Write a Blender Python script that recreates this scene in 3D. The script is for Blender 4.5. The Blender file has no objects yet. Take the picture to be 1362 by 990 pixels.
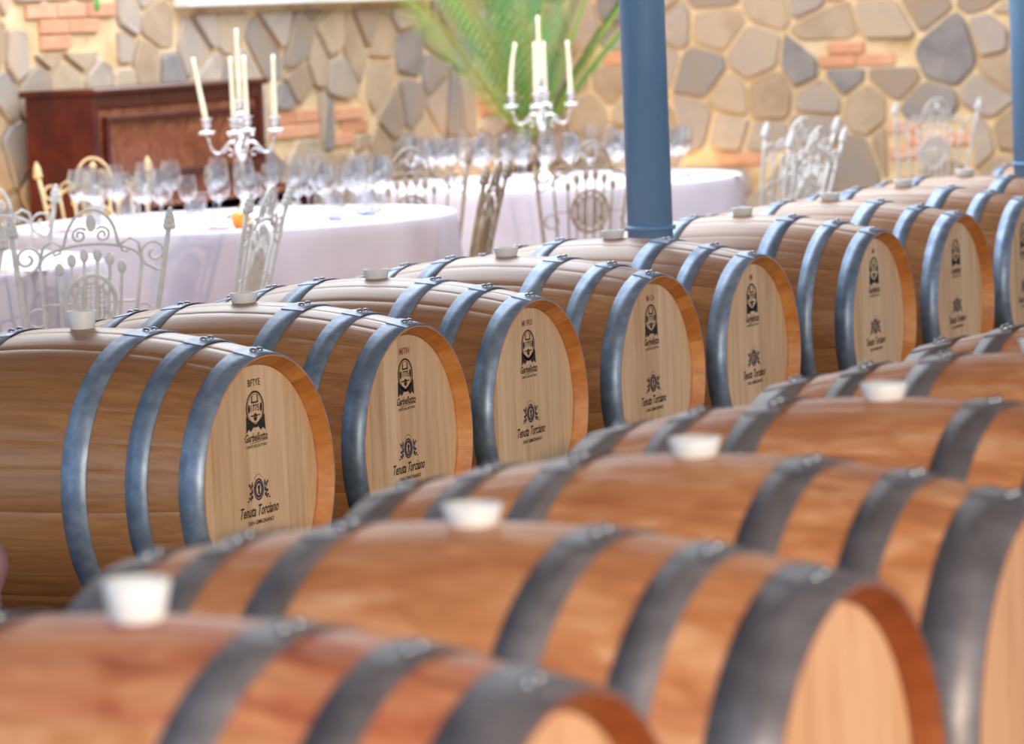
import bpy, math, random
from mathutils import Matrix, Vector
PI = math.pi
scene = bpy.context.scene
COL = scene.collection

# ------------------------------------------------------------------ camera
F_PX = 4954.0
cam_d = bpy.data.cameras.new('camera')
cam = bpy.data.objects.new('camera', cam_d); COL.objects.link(cam)
right = Vector((0.89633, 0.44146, -0.04127)); down = Vector((0.005157, -0.103449, -0.994621)); fwd = Vector((-0.443357, 0.891297, -0.095001))
m = Matrix((right, -down, -fwd)).transposed().to_4x4()
m.translation = Vector((4.66455, -7.19662, 1.51357))
cam.matrix_world = m
cam_d.sensor_fit = 'HORIZONTAL'; cam_d.sensor_width = 36.0
cam_d.lens = F_PX / 1362.0 * 36.0
cam_d.clip_end = 200
cam_d.dof.use_dof = True; cam_d.dof.focus_distance = 9.0; cam_d.dof.aperture_fstop = 4.8
scene.camera = cam

# ------------------------------------------------------------------ world, spot for low sun, skylight, exposure
w = bpy.data.worlds.new('sky'); scene.world = w; w.use_nodes = True
nt = w.node_tree; nt.nodes.clear()
wo = nt.nodes.new('ShaderNodeOutputWorld'); bg = nt.nodes.new('ShaderNodeBackground')
bg.inputs['Color'].default_value = (0.62, 0.80, 1.0, 1); bg.inputs['Strength'].default_value = 1.25
nt.links.new(bg.outputs[0], wo.inputs[0])

def lamp(name, kind, loc, energy, color, **kw):
    d = bpy.data.lights.new(name, kind); d.energy = energy; d.color = color
    for k, v in kw.items(): setattr(d, k, v)
    o = bpy.data.objects.new(name, d); COL.objects.link(o); o.location = loc
    return o
def aim(o, direction):
    o.rotation_euler = Vector(direction).to_track_quat('-Z', 'Y').to_euler()
spot = lamp('low_sun_spot', 'SPOT', (8.3, -7.9, 2.5), 2550, (1.0, 0.78, 0.52), spot_size=math.radians(52), spot_blend=.5, shadow_soft_size=.10)  # unseen warm spot added in place of low sunlight from behind the camera
aim(spot, (-7.6, 8.7, -1.9))
sky1 = lamp('skylight_glow', 'AREA', (-2.7, 7.2, 3.55), 455, (0.93, 0.96, 1.0), shape='RECTANGLE', size=3.8, size_y=8.2)
aim(sky1, (0, 0, -1))
vs = scene.view_settings
vs.view_transform = 'Standard'; vs.look = 'None'; vs.gamma = 1.0; vs.use_curve_mapping = False
vs.exposure = 0.0

# ------------------------------------------------------------------ helpers
def sl(c):
    return tuple(((v / 255) / 12.92 if v / 255 <= 0.04045 else ((v / 255 + 0.055) / 1.055) ** 2.4) for v in c) + (1.0,)

class MB:
    def __init__(s): s.v = []; s.f = []; s.smooth = []
    def add(s, vs, fs, smooth=True):
        o = len(s.v); s.v += [tuple(p) for p in vs]
        for f in fs: s.f.append(tuple(i + o for i in f)); s.smooth.append(smooth)
        return s
    def box(s, a, b, smooth=False):
        (x0, y0, z0), (x1, y1, z1) = a, b
        vs = [(x0,y0,z0),(x1,y0,z0),(x1,y1,z0),(x0,y1,z0),(x0,y0,z1),(x1,y0,z1),(x1,y1,z1),(x0,y1,z1)]
        return s.add(vs, [(3,2,1,0),(4,5,6,7),(0,1,5,4),(1,2,6,5),(2,3,7,6),(3,0,4,7)], smooth)
    def bbox(s, a, b, e=.004):
        # box with chamfered edges
        (x0,y0,z0),(x1,y1,z1) = a, b; vs = []
        for sx in (0,1):
            for sy in (0,1):
                for sz in (0,1):
                    x = x1 if sx else x0; y = y1 if sy else y0; z = z1 if sz else z0
                    dx = -e if sx else e; dy = -e if sy else e; dz = -e if sz else e
                    vs += [(x, y+dy, z+dz), (x+dx, y, z+dz), (x+dx, y+dy, z)]
        def I(sx, sy, sz, k): return (sx*4+sy*2+sz)*3+k
        fs = []
        for k in range(3):
            for sd in (0,1):
                def c(a_, b_):
                    t = [0,0,0]; t[k] = sd; t[(k+1)%3] = a_; t[(k+2)%3] = b_; return I(*t, k)
                q = (c(0,0), c(1,0), c(1,1), c(0,1)); fs.append(q if sd else q[::-1])
        for k in range(3):   # edges along axis k
            i, j = (k+1)%3, (k+2)%3
            for a_ in (0,1):
                for b_ in (0,1):
                    t0 = [0,0,0]; t0[i] = a_; t0[j] = b_; t1 = list(t0); t1[k] = 1
                    q = (I(*t0, i), I(*t1, i), I(*t1, j), I(*t0, j))
                    fs.append(q if a_ == b_ else q[::-1])
        for sx in (0,1):
            for sy in (0,1):
                for sz in (0,1):
                    q = (I(sx,sy,sz,0), I(sx,sy,sz,1), I(sx,sy,sz,2)); fs.append(q if (sx+sy+sz) % 2 else q[::-1])
        return s.add(vs, fs, False)
    def lathe(s, prof, n=24, c=(0,0,0), axis='z', smooth=True, cap=True):
        vs = []; fs = []; k = len(prof)
        for i in range(n):
            a = 2*PI*i/n; ca, sa = math.cos(a), math.sin(a)
            for r, h in prof:
                p = (r*ca, r*sa, h) if axis == 'z' else (h, r*ca, r*sa)
                vs.append((p[0]+c[0], p[1]+c[1], p[2]+c[2]))
        for i in range(n):
            j = (i+1) % n
            for q in range(k-1):
                fs.append((i*k+q, j*k+q, j*k+q+1, i*k+q+1))
        s.add(vs, fs, smooth)
        if cap:
            if prof[0][0] > 1e-5: s.f.append(tuple(len(s.v)-n*k+i*k for i in range(n))[::-1]); s.smooth.append(False)
            if prof[-1][0] > 1e-5: s.f.append(tuple(len(s.v)-n*k+i*k+k-1 for i in range(n))); s.smooth.append(False)
        return s
    def tube(s, pts, r, n=6, closed=False, taper=None):
        P = [Vector(p) for p in pts]; L = len(P); vs = []; fs = []
        up = None
        for i in range(L):
            if closed: t = P[(i+1) % L] - P[i-1]
            else: t = P[min(i+1, L-1)] - P[max(i-1, 0)]
            if t.length < 1e-9: t = Vector((0,0,1))
            t.normalize()
            if up is None: up = t.orthogonal().normalized()
            up = up - t*up.dot(t)
            if up.length < 1e-6: up = t.orthogonal()
            up.normalize(); b = t.cross(up)
            rr = r if taper is None else r*(taper[0]+(taper[1]-taper[0])*i/(L-1))
            for q in range(n):
                a = 2*PI*q/n; vs.append(P[i] + up*(rr*math.cos(a)) + b*(rr*math.sin(a)))
        for i in range(L if closed else L-1):
            j = (i+1) % L
            for q in range(n):
                fs.append((i*n+q, i*n+(q+1) % n, j*n+(q+1) % n, j*n+q))
        if not closed:
            fs.append(tuple(range(n))[::-1]); fs.append(tuple((L-1)*n+q for q in range(n)))
        return s.add(vs, fs, True)
    def ball(s, c, r, n=8, sq=(1,1,1)):
        prof = [(max(r*math.sin(PI*k/5), 1e-6), -r*math.cos(PI*k/5)) for k in range(6)]
        t = MB().lathe(prof, n, cap=False)
        return s.add([(c[0]+x*sq[0], c[1]+y*sq[1], c[2]+z*sq[2]) for x, y, z in t.v], t.f, True)
    def mesh(s, name):
        me = bpy.data.meshes.new(name); me.from_pydata(s.v, [], s.f)
        me.polygons.foreach_set('use_smooth', s.smooth); me.update(); return me
    def build(s, name, mat, parent=None, loc=(0,0,0), rot=(0,0,0)):
        return link(name, s.mesh(name), mat, parent, loc, rot)

def link(name, me, mat, parent=None, loc=(0,0,0), rot=(0,0,0)):
    if mat is not None and not me.materials: me.materials.append(mat)
    o = bpy.data.objects.new(name, me); COL.objects.link(o)
    o.parent = parent; o.location = loc; o.rotation_euler = rot
    return o
def tag(o, label, cat, group=None):
    o['label'] = label; o['category'] = cat
    if group: o['group'] = group
    return o
def thing(name, label, cat, loc=(0,0,0), rz=0, group=None):
    o = bpy.data.objects.new(name, None); COL.objects.link(o); o.empty_display_size = .1
    o.location = loc; o.rotation_euler = (0,0,rz)
    return tag(o, label, cat, group)
def struct(o): o['kind'] = 'structure'; return o
def copy_tree(o, parent=None):
    c = o.copy(); COL.objects.link(c); c.parent = parent
    for ch in o.children: copy_tree(ch, c)
    return c

# ------------------------------------------------------------------ materials
def mat(name, color, rough=.5, metal=0.0, **kw):
    M = bpy.data.materials.new(name); M.use_nodes = True
    b = M.node_tree.nodes['Principled BSDF']
    b.inputs['Base Color'].default_value = color; b.inputs['Roughness'].default_value = rough; b.inputs['Metallic'].default_value = metal
    for k, v in kw.items(): b.inputs[k].default_value = v
    return M
def noisy(name, stops, scale=(1,1,1), nscale=5, detail=4, rough=.5, metal=0, objrand=.0, bump=0, bump_scale=None, dist=0.0, valvar=0.0, spec=.5):
    """noise in object space (shifted per object) -> colour ramp; the object's random number moves the ramp position"""
    M = bpy.data.materials.new(name); M.use_nodes = True; N = M.node_tree.nodes; L = M.node_tree.links
    b = N['Principled BSDF']; b.inputs['Roughness'].default_value = rough; b.inputs['Metallic'].default_value = metal
    b.inputs['Specular IOR Level'].default_value = spec
    tc = N.new('ShaderNodeTexCoord'); oi = N.new('ShaderNodeObjectInfo')
    mp = N.new('ShaderNodeMapping'); mp.inputs['Scale'].default_value = scale
    L.new(tc.outputs['Object'], mp.inputs['Vector'])
    mul = N.new('ShaderNodeMath'); mul.operation = 'MULTIPLY'; mul.inputs[1].default_value = 37.0; L.new(oi.outputs['Random'], mul.inputs[0])
    cx = N.new('ShaderNodeCombineXYZ'); 
    for i in range(3): L.new(mul.outputs[0], cx.inputs[i])
    L.new(cx.outputs[0], mp.inputs['Location'])
    nz = N.new('ShaderNodeTexNoise'); nz.inputs['Scale'].default_value = nscale; nz.inputs['Detail'].default_value = detail; nz.inputs['Roughness'].default_value = .6
    nz.inputs['Distortion'].default_value = dist
    L.new(mp.outputs[0], nz.inputs['Vector'])
    r1 = N.new('ShaderNodeMapRange'); r1.inputs[1].default_value = 0.3; r1.inputs[2].default_value = .7
    r1.inputs[3].default_value = 0; r1.inputs[4].default_value = 1-objrand
    L.new(nz.outputs['Fac'], r1.inputs[0])
    ad = N.new('ShaderNodeMath'); ad.operation = 'MULTIPLY_ADD'; ad.inputs[1].default_value = objrand
    L.new(oi.outputs['Random'], ad.inputs[0]); L.new(r1.outputs[0], ad.inputs[2])
    cr = N.new('ShaderNodeValToRGB'); e = cr.color_ramp.elements
    while len(e) < len(stops): e.new(.5)
    for i, (p, c) in enumerate(stops): e[i].position = p; e[i].color = sl(c)
    L.new(ad.outputs[0], cr.inputs[0]); L.new(cr.outputs[0], b.inputs['Base Color'])
    if bump:
        bp = N.new('ShaderNodeBump'); bp.inputs['Strength'].default_value = bump; bp.inputs['Distance'].default_value = .01
        src = nz
        if bump_scale:
            src = N.new('ShaderNodeTexNoise'); src.inputs['Scale'].default_value = bump_scale; L.new(mp.outputs[0], src.inputs['Vector'])
        L.new(src.outputs['Fac'], bp.inputs['Height']); L.new(bp.outputs[0], b.inputs['Normal'])
    return M

M_stave_b = noisy('oak_brown', [(0,(114,72,40)),(.5,(146,100,60)),(1,(170,126,82))], (1.0,22,22), 3.2, 6, rough=.36, objrand=.45, bump=.03, dist=.3, spec=.7)
M_stave_f = noisy('oak_orange', [(0,(150,86,46)),(.5,(182,120,78)),(1,(214,166,128))], (2.5,7,7), 3.0, 6, rough=.45, objrand=.25, bump=.03, dist=.6)
M_stave_w = noisy('oak_wine_stained', [(0,(128,58,44)),(.4,(170,98,66)),(1,(204,146,104))], (2.5,6,6), 3.0, 5, rough=.45, objrand=.15, dist=.8)
M_chime = noisy('oak_chime_raw', [(0,(172,100,44)),(.5,(198,128,64)),(1,(220,156,92))], (3,10,10), 4, 5, rough=.45, objrand=.5)
M_chimef = noisy('oak_chime_dark', [(0,(116,56,24)),(.5,(140,74,36)),(1,(164,94,50))], (3,10,10), 4, 5, rough=.5, objrand=.5)
M_head = noisy('oak_head_pale', [(0,(190,148,106)),(.5,(216,178,136)),(1,(234,202,164))], (10,9,.9), 4.0, 5, rough=.55, objrand=.45, bump=.03)
M_headf = noisy('oak_head_warm', [(0,(190,138,98)),(.5,(212,164,124)),(1,(228,188,152))], (10,9,.9), 4.0, 5, rough=.55, objrand=.4)
M_hoop = noisy('galvanised_hoop', [(0,(98,116,140)),(.5,(126,145,170)),(1,(158,176,198))], (1,1,1), 22, 4, rough=.46, metal=.6, objrand=.35, bump=.03)  # the sky's blue reflection is put partly into this base colour
M_hoopf = noisy('dull_hoop', [(0,(92,88,92)),(.5,(118,114,120)),(1,(146,142,148))], (1,1,1), 14, 4, rough=.5, metal=.55, objrand=.3, bump=.03)
M_rivet = mat('rivet_steel', sl((150,155,165)), .25, 1.0)
M_bung = mat('white_silicone', sl((218,220,224)), .5, 0, **{'Subsurface Weight': .15, 'Subsurface Radius': (.02,.02,.02)})
M_ink = mat('burnt_stamp', sl((38,28,30)), .8)
M_inkblue = mat('blue_black_stamp', sl((44,44,66)), .8)
M_inkred = mat('faint_red_stamp', sl((150,88,62)), .8)
M_col = noisy('blue_grey_paint', [(0,(92,132,172)),(1,(112,152,190))], (1,1,.3), 6, 3, rough=.34)
M_cloth = noisy('white_tablecloth', [(0,(204,196,210)),(1,(218,212,224))], (1,1,1), 3, 2, rough=.9)
M_iron = noisy('white_painted_iron', [(0,(196,202,206)),(1,(238,240,240))], (1,1,1), 24, 4, rough=.5, objrand=.2)
M_ironshade = noisy('shade_toned_iron', [(0,(150,134,116)),(1,(196,182,162))], (1,1,1), 20, 4, rough=.6, objrand=.2)  # chair iron with the brownish shade of backlit chairs put into its colour
M_ironwarm = noisy('lamplit_tone_iron', [(0,(216,188,138)),(1,(240,216,168))], (1,1,1), 20, 4, rough=.6, objrand=.2)  # chair iron with warm lamplight put into its colour
M_mahog = noisy('mahogany', [(0,(44,9,5)),(.5,(70,17,9)),(1,(96,34,18))], (2,14,1.2), 3, 5, rough=.24, objrand=.15, dist=.6)
M_walnut = noisy('walnut_veneer', [(0,(92,44,24)),(.5,(126,68,42)),(1,(154,92,62))], (3,3,3), 2.4, 5, rough=.22, objrand=.1, dist=1.6)
M_key = mat('ivory_key', sl((238,234,222)), .35)
M_silver = mat('polished_silver', sl((226,224,222)), .16, 1.0)
M_candle = mat('cream_wax', sl((246,236,206)), .5, 0, **{'Subsurface Weight': .2, 'Subsurface Radius': (.02,.015,.01)})
M_wick = mat('wick', sl((40,36,32)), .9)
M_mortar = noisy('sandy_mortar', [(0,(196,162,116)),(.5,(220,190,146)),(1,(234,210,172))], (1,1,1), 7, 6, rough=.95, bump=.35)
M_stone = noisy('field_stone', [(0,(114,110,112)),(.18,(148,140,136)),(.4,(164,140,114)),(.6,(188,166,140)),(.8,(170,156,146)),(1,(208,186,156))], (1,1,1), 5, 7, rough=.9, objrand=.78, bump=.4)
M_brick = noisy('red_brick', [(0,(200,138,104)),(.5,(216,158,124)),(1,(228,178,148))], (1,1,1), 9, 5, rough=.92, objrand=.5, bump=.25)
M_floor = noisy('stone_floor', [(0,(112,78,56)),(1,(150,112,86))], (1,1,1), 2.5, 5, rough=.7)
M_plaster = mat('white_plaster', sl((226,222,214)), .9)
M_rail = noisy('dark_oak_rail', [(0,(52,28,18)),(1,(84,50,32))], (8,1,8), 3, 4, rough=.7)
M_frond = noisy('palm_green', [(0,(66,138,84)),(.5,(104,166,84)),(1,(166,192,84))], (1,1,1), 4, 3, rough=.42, objrand=.6)
M_rachis = mat('palm_stalk', sl((158,178,70)), .5)
M_pot = noisy('dark_red_glaze', [(0,(70,28,22)),(1,(104,48,38))], (1,1,1), 4, 3, rough=.4)
M_trunk = noisy('palm_trunk', [(0,(70,46,26)),(1,(128,92,52))], (1,1,4), 9, 4, rough=.9, bump=.5)
M_soil = mat('soil', sl((52,38,28)), .95)
M_paper = mat('white_card', sl((240,238,240)), .7)
M_purple = mat('purple_print', sl((120,70,140)), .7)
M_orange = mat('orange_print', sl((226,150,70)), .7)
M_blue = mat('blue_print', sl((70,90,170)), .7)
M_pink = mat('magenta_print', sl((190,90,140)), .7)
M_amber = noisy('amber_glass', [(0,(220,140,40)),(1,(244,180,80))], (1,1,1), 6, 2, rough=.3)
M_frame = mat('white_window_paint', sl((244,238,230)), .5)
M_knob = noisy('mauve_knob', [(0,(120,82,84)),(1,(158,122,130))], (1,1,1), 6, 3, rough=.5)
M_black = mat('black_metal', sl((28,28,30)), .5)

def glass_material():
    M = bpy.data.materials.new('clear_thin_glass'); M.use_nodes = True; N = M.node_tree.nodes; L = M.node_tree.links
    N.remove(N['Principled BSDF']); out = N['Material Output']
    tr = N.new('ShaderNodeBsdfTransparent'); tr.inputs[0].default_value = (.91,.925,.945,1)
    gl = N.new('ShaderNodeBsdfGlossy'); gl.inputs['Roughness'].default_value = .04
    lw = N.new('ShaderNodeLayerWeight'); lw.inputs['Blend'].default_value = .5
    pw = N.new('ShaderNodeMath'); pw.operation = 'POWER'; pw.inputs[1].default_value = 2.0; L.new(lw.outputs['Facing'], pw.inputs[0])
    ma = N.new('ShaderNodeMath'); ma.operation = 'MULTIPLY_ADD'; ma.inputs[1].default_value = .85; ma.inputs[2].default_value = .16; L.new(pw.outputs[0], ma.inputs[0])
    mx = N.new('ShaderNodeMixShader'); L.new(ma.outputs[0], mx.inputs[0]); L.new(tr.outputs[0], mx.inputs[1]); L.new(gl.outputs[0], mx.inputs[2])
    L.new(mx.outputs[0], out.inputs['Surface']); return M
M_glass = glass_material()
def emit(name, c, s):
    M = bpy.data.materials.new(name); M.use_nodes = True; N = M.node_tree.nodes; L = M.node_tree.links
    N.remove(N['Principled BSDF']); e = N.new('ShaderNodeEmission'); e.inputs[0].default_value = c; e.inputs[1].default_value = s
    L.new(e.outputs[0], N['Material Output'].inputs['Surface']); return M
M_day = emit('daylight_pane', (1.0,.97,.92,1), 1.6)
M_lampglow = emit('warm_lamp_glow', (1.0,.7,.35,1), 6.0)

# ------------------------------------------------------------------ room shell
XW, YW = -4.75, 12.6
struct(MB().box((-12,-12,-.1), (12,YW+.3,0)).build('floor', M_floor))
wl = struct(MB().box((XW-.3,3.4,0), (XW,YW+.3,3.6)).build('wall_left', M_mortar))
wb = struct(MB().box((XW,YW,0), (3.2,YW+.3,3.6)).build('wall_back', M_mortar))
ce = MB()
for a, b in (((-5.05,-5.2,3.6),(7,3.0,3.75)), ((-.7,3.0,3.6),(7,YW+.3,3.75)), ((-5.05,11.4,3.6),(-.7,YW+.3,3.75)), ((-5.05,3.0,3.6),(-4.65,11.4,3.75))):
    ce.box(a, b)
struct(ce.build('ceiling', M_plaster))
sk = MB()
for y in (3.0, 5.1, 7.2, 9.3, 11.34): sk.box((-4.65,y,3.6), (-.7,y+.06,3.7))
for x in (-4.65, -2.7, -.76): sk.box((x,3.0,3.6), (x+.06,11.4,3.7))
struct(sk.build('trim_1', M_frame))

# window high on the left wall (only its sill shows)
win = bpy.data.objects.new('window_1', None); COL.objects.link(win); win.location = (XW,9.55,1.62); struct(win)
MB().bbox((0,-1.32,0), (.10,1.32,.07), .008).build('window_sill', M_frame, win)
fr = MB(); fr.box((0,-1.28,.07),(.05,-1.2,1.4)); fr.box((0,1.2,.07),(.05,1.28,1.4)); fr.box((0,-1.2,1.32),(.05,1.2,1.4))
for y in (-.4,.4): fr.box((0,y-.03,.07),(.045,y+.03,1.32))
fr.build('window_frame', M_frame, win)
for a, b in ((-1.2,-.43),(-.37,.37),(.43,1.2)):
    MB().box((.01,a,.07),(.02,b,1.32)).build('pane', M_day, win)

# stones and bricks of the walls
def clip(poly, nx, ny, d):          # keep points with nx*x+ny*y <= d
    out = []
    for i in range(len(poly)):
        p, q = poly[i], poly[(i+1) % len(poly)]
        a = nx*p[0]+ny*p[1]-d; b = nx*q[0]+ny*q[1]-d
        if a <= 0: out.append(p)
        if a*b < 0: t = a/(a-b); out.append((p[0]+t*(q[0]-p[0]), p[1]+t*(q[1]-p[1])))
    return out
def area(P): return abs(sum(P[i][0]*P[(i+1)%len(P)][1]-P[(i+1)%len(P)][0]*P[i][1] for i in range(len(P))))/2 if len(P) > 2 else 0
def inset(P, g):
    s = sum(P[i][0]*P[(i+1)%len(P)][1]-P[(i+1)%len(P)][0]*P[i][1] for i in range(len(P)))
    if s < 0: P = P[::-1]
    Q = list(P)
    for i in range(len(P)):
        p, q = P[i], P[(i+1) % len(P)]; dx, dy = q[0]-p[0], q[1]-p[1]; l = math.hypot(dx, dy)
        if l < 1e-6: continue
        nx, ny = dy/l, -dx/l
        Q = clip(Q, nx, ny, nx*p[0]+ny*p[1]-g)
        if len(Q) < 3: return []
    return Q
def chaikin(P, k=1):
    for _ in range(k):
        Q = []
        for i in range(len(P)):
            p, q = P[i], P[(i+1) % len(P)]
            Q += [(.88*p[0]+.12*q[0], .88*p[1]+.12*q[1]), (.12*p[0]+.88*q[0], .12*p[1]+.88*q[1])]
        P = Q
    return P
def stone_wall(parent, a0, a1, z0, z1, da, dz, to3, rects, seed):
    rnd = random.Random(seed); S = []
    nr = int((z1-z0)/dz)+1; nc = int((a1-a0)/da)+1
    for r in range(-1, nr+1):
        for c in range(-1, nc+1):
            S.append((a0+(c+.5*(r % 2)+rnd.uniform(-.44,.44))*da, z0+(r+rnd.uniform(-.44,.44))*dz))
    S = [q for q in S if rnd.random() > .10]
    for i, (x, y) in enumerate(S):
        P = [(x-2*da,y-2*dz),(x+2*da,y-2*dz),(x+2*da,y+2*dz),(x-2*da,y+2*dz)]
        for j, (u, v) in enumerate(S):
            if i != j and abs(u-x) < 3.2*da and abs(v-y) < 3.2*dz:
                nx, ny = u-x, v-y; P = clip(P, nx, ny, (u*u+v*v-x*x-y*y)/2)
        for nx, ny, d in ((1,0,a1),(-1,0,-a0),(0,1,z1),(0,-1,-z0)): P = clip(P, nx, ny, d)
        for (ra,rb,rc,rd) in rects:
            if len(P) < 3: break
            if max(p[0] for p in P) > ra and min(p[0] for p in P) < rb and max(p[1] for p in P) > rc and min(p[1] for p in P) < rd:
                P = max((clip(P,1,0,ra), clip(P,-1,0,-rb), clip(P,0,1,rc), clip(P,0,-1,-rd)), key=area)
        if area(P) < .004: continue
        P = inset(P, rnd.uniform(.006,.014))
        if len(P) < 3 or area(P) < .0025: continue
        P = chaikin(P, 1); n = len(P)
        ccx = sum(p[0] for p in P)/n; ccy = sum(p[1] for p in P)/n
        h = rnd.uniform(.012,.034); b = MB(); vs = []
        for k, (sc, hh) in enumerate(((1,-.01),(.985,h*.6),(.93,h))):
            for p in P: vs.append((ccx+(p[0]-ccx)*sc-ccx, ccy+(p[1]-ccy)*sc-ccy, hh+(rnd.uniform(-.004,.004) if k == 2 else 0)))
        fs = []
        for k in range(2):
            for q in range(n): fs.append((k*n+q, k*n+(q+1)%n, (k+1)*n+(q+1)%n, (k+1)*n+q))
        fs.append(tuple(2*n+q for q in range(n)))
        b.add([to3(*v) for v in vs], fs, False)
        o = b.build('stone', M_stone, parent); o.location = to3(ccx, ccy, 0)
def bricks(parent, cells, to3):
    for (a, z, la, lz) in cells:
        h = random.uniform(.012,.022); b = MB()
        t = MB().bbox((-la/2+.006,-lz/2+.005,-.01),(la/2-.006,lz/2-.005,h), .004)
        b.add([to3(*v) for v in t.v], t.f, False); o = b.build('brick', M_brick, parent); o.location = to3(a, z, 0)
random.seed(5)
# children are local to the wall objects, whose origins sit at the world origin: offset the plane
def to3_left(a, z, h): return (h, a, z)
def to3_back(a, z, h): return (a, -h, z)
hl = bpy.data.objects.new('stone_face_left', None)
def brick_cluster(a, z, rows, L=.26, Hh=.072):
    out = []
    for r, (off, n) in enumerate(rows):
        for k in range(n): out.append((a+off+(k+.5)*L, z-(r+.5)*Hh, L, Hh))
    ra = min(c[0]-c[2]/2 for c in out); rb = max(c[0]+c[2]/2 for c in out)
    return out, (ra, rb, z-len(rows)*Hh, z)
left_b = [brick_cluster(6.95, 1.66, [(0,3),(.1,2),(.1,1)], .25), brick_cluster(9.1, 1.085, [(0,2),(0,2)], .25), brick_cluster(9.78, 1.08, [(0,1),(.05,1)], .3),
          brick_cluster(9.75, .95, [(0,1)], .22), brick_cluster(6.0, .62, [(0,2),(.1,1)], .26), brick_cluster(11.4, 1.11, [(0,2),(.05,1)], .26)]
back_b = [brick_cluster(-3.15, 1.295, [(.05,1),(0,2)], .23), brick_cluster(-3.8, .68, [(0,1)], .28),
          brick_cluster(-2.02, 1.41, [(.08,1),(0,1)], .22), brick_cluster(-2.75, .84, [(0,1),(.1,2),(0,1)], .2), brick_cluster(-4.5, 1.28, [(0,1)], .2), brick_cluster(-3.1, 1.6, [(0,1)], .12)]
def shift_children(parent, vec, before):
    for o in parent.children:
        if o not in before: o.location = Vector(o.location)+Vector(vec)
for cl, _ in left_b: bricks(wl, cl, to3_left)
stone_wall(wl, 5.6, YW, .3, 2.0, .235, .235, to3_left, [r for _, r in left_b]+[(8.22,10.9,1.6,3.2)], 11)
shift_children(wl, (XW,0,0), ())
for cl, _ in back_b: bricks(wb, cl, to3_back)
stone_wall(wb, XW+.02, -.9, .3, 1.9, .30, .215, to3_back, [r for _, r in back_b], 23)
shift_children(wb, (0,YW,0), ())
bpy.data.objects.remove(hl)

# columns
def column(loc, label):
    t = thing('steel_column', label, 'column', loc)
    b = MB().lathe([(.0705,0),(.0705,3.6)], 32); b.build('shaft', M_col, t)
    MB().lathe([(.070,.836),(.080,.838),(.080,.850),(.070,.852)], 32, cap=False).build('collar', M_col, t)
    MB().lathe([(.13,0),(.13,.015),(.0705,.02)], 24).build('base_plate', M_col, t)
    for k in range(4):
        a = PI/4+k*PI/2; MB().lathe([(.012,.015),(.012,.03),(.004,.034)], 6, (.105*math.cos(a), .105*math.sin(a), 0)).build('bolt', M_rivet, t)
column((-.075, 3.335, 0), 'blue-grey steel column standing in the gap of the stamped barrel row')
column((-.075, 7.06, 0), 'blue-grey steel column at the far end of the stamped barrel row')

# ------------------------------------------------------------------ barrels
RH, RB, HL = .2855, .3435, .475
def rad(x): return RB-(RB-(RH-.0015))*(x/HL)**2
R_IN, D_IN = .262, .034
def stave_mesh(wang):
    b = MB(); xs = [-HL+2*HL*i/14 for i in range(15)]; nc = 4
    cols = []
    for j in range(nc+1):
        a = (j/nc-.5)*wang; cols.append((a, -.0007 if j in (0, nc) else 0))
    cols = [(cols[0][0], -.0008)]+[(cols[0][0]+.006, 0)]+cols[1:-1]+[(cols[-1][0]-.006, 0)]+[(cols[-1][0], -.0008)]
    k = len(cols); vs = []
    for x in xs:
        for a, d in cols:
            r = rad(x)+d; vs.append((x, r*math.sin(a), r*math.cos(a)))
    fs = [(i*k+j, i*k+j+1, (i+1)*k+j+1, (i+1)*k+j) for i in range(14) for j in range(k-1)]
    b.add(vs, [f[::-1] for f in fs], True)
    for sgn in (-1, 1):
        prof = [(HL, rad(HL)), (HL+.001, rad(HL)-.003), (HL-D_IN+.004, R_IN+.001), (HL-D_IN-.012, R_IN-.003)]
        vs = []
        for x, r in prof:
            for a, d in cols: vs.append((sgn*x, (r+d*.2)*math.sin(a), (r+d*.2)*math.cos(a)))
        fs = [(i*k+j, i*k+j+1, (i+1)*k+j+1, (i+1)*k+j) for i in range(3) for j in range(k-1)]
        b.add(vs, fs if sgn < 0 else [f[::-1] for f in fs], False)
    return b
AVG = 2*PI/27; WID = [.78*AVG, 1.0*AVG, 1.22*AVG]
stave_me = {}
for mk, mm in (('b', M_stave_b), ('f', M_stave_f), ('w', M_stave_w)):
    stave_me[mk] = []
    for wa in WID:
        me = stave_mesh(wa).mesh('stave'); me.materials.append(mm); me.materials.append(M_chime if mk == 'b' else M_chimef); stave_me[mk].append(me)
        nout = sum(1 for p in me.polygons if p.use_smooth)
        for p in me.polygons: p.material_index = 0 if p.index < nout else 1

def hoop_mesh(x0, x1):
    n = 72; b = MB(); prof = lambda lift: [(x0, rad(x0)+.0002), (x0, rad(x0)+.0022+lift), (x1, rad(x1)+.0022+lift), (x1, rad(x1)+.0002)]
    vs = []; tot = n+4
    for i in range(tot+1):
        a = .16-2*PI*i/n            # starts just past the top, overlaps itself there
        lift = .0 if i < n-3 else .0018*min(1, (i-(n-3))/2)
        for x, r in prof(lift): vs.append((x, r*math.sin(a), r*math.cos(a)))
    fs = []
    for i in range(tot):
        for q in range(3): fs.append((i*4+q, i*4+q+1, (i+1)*4+q+1, (i+1)*4+q))
    b.add(vs, fs, False)
    for i in range(len(b.smooth)): b.smooth[i] = (i % 3 == 1)
    b.f.append((0,1,2,3)); b.smooth.append(False); b.f.append(tuple(tot*4+q for q in (3,2,1,0))); b.smooth.append(False)
    return b
def rivet_mesh():
    return MB().lathe([(.0085,0),(.0085,.0022),(.0065,.005),(.003,.0066),(1e-5,.007)], 10, cap=False)
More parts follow.
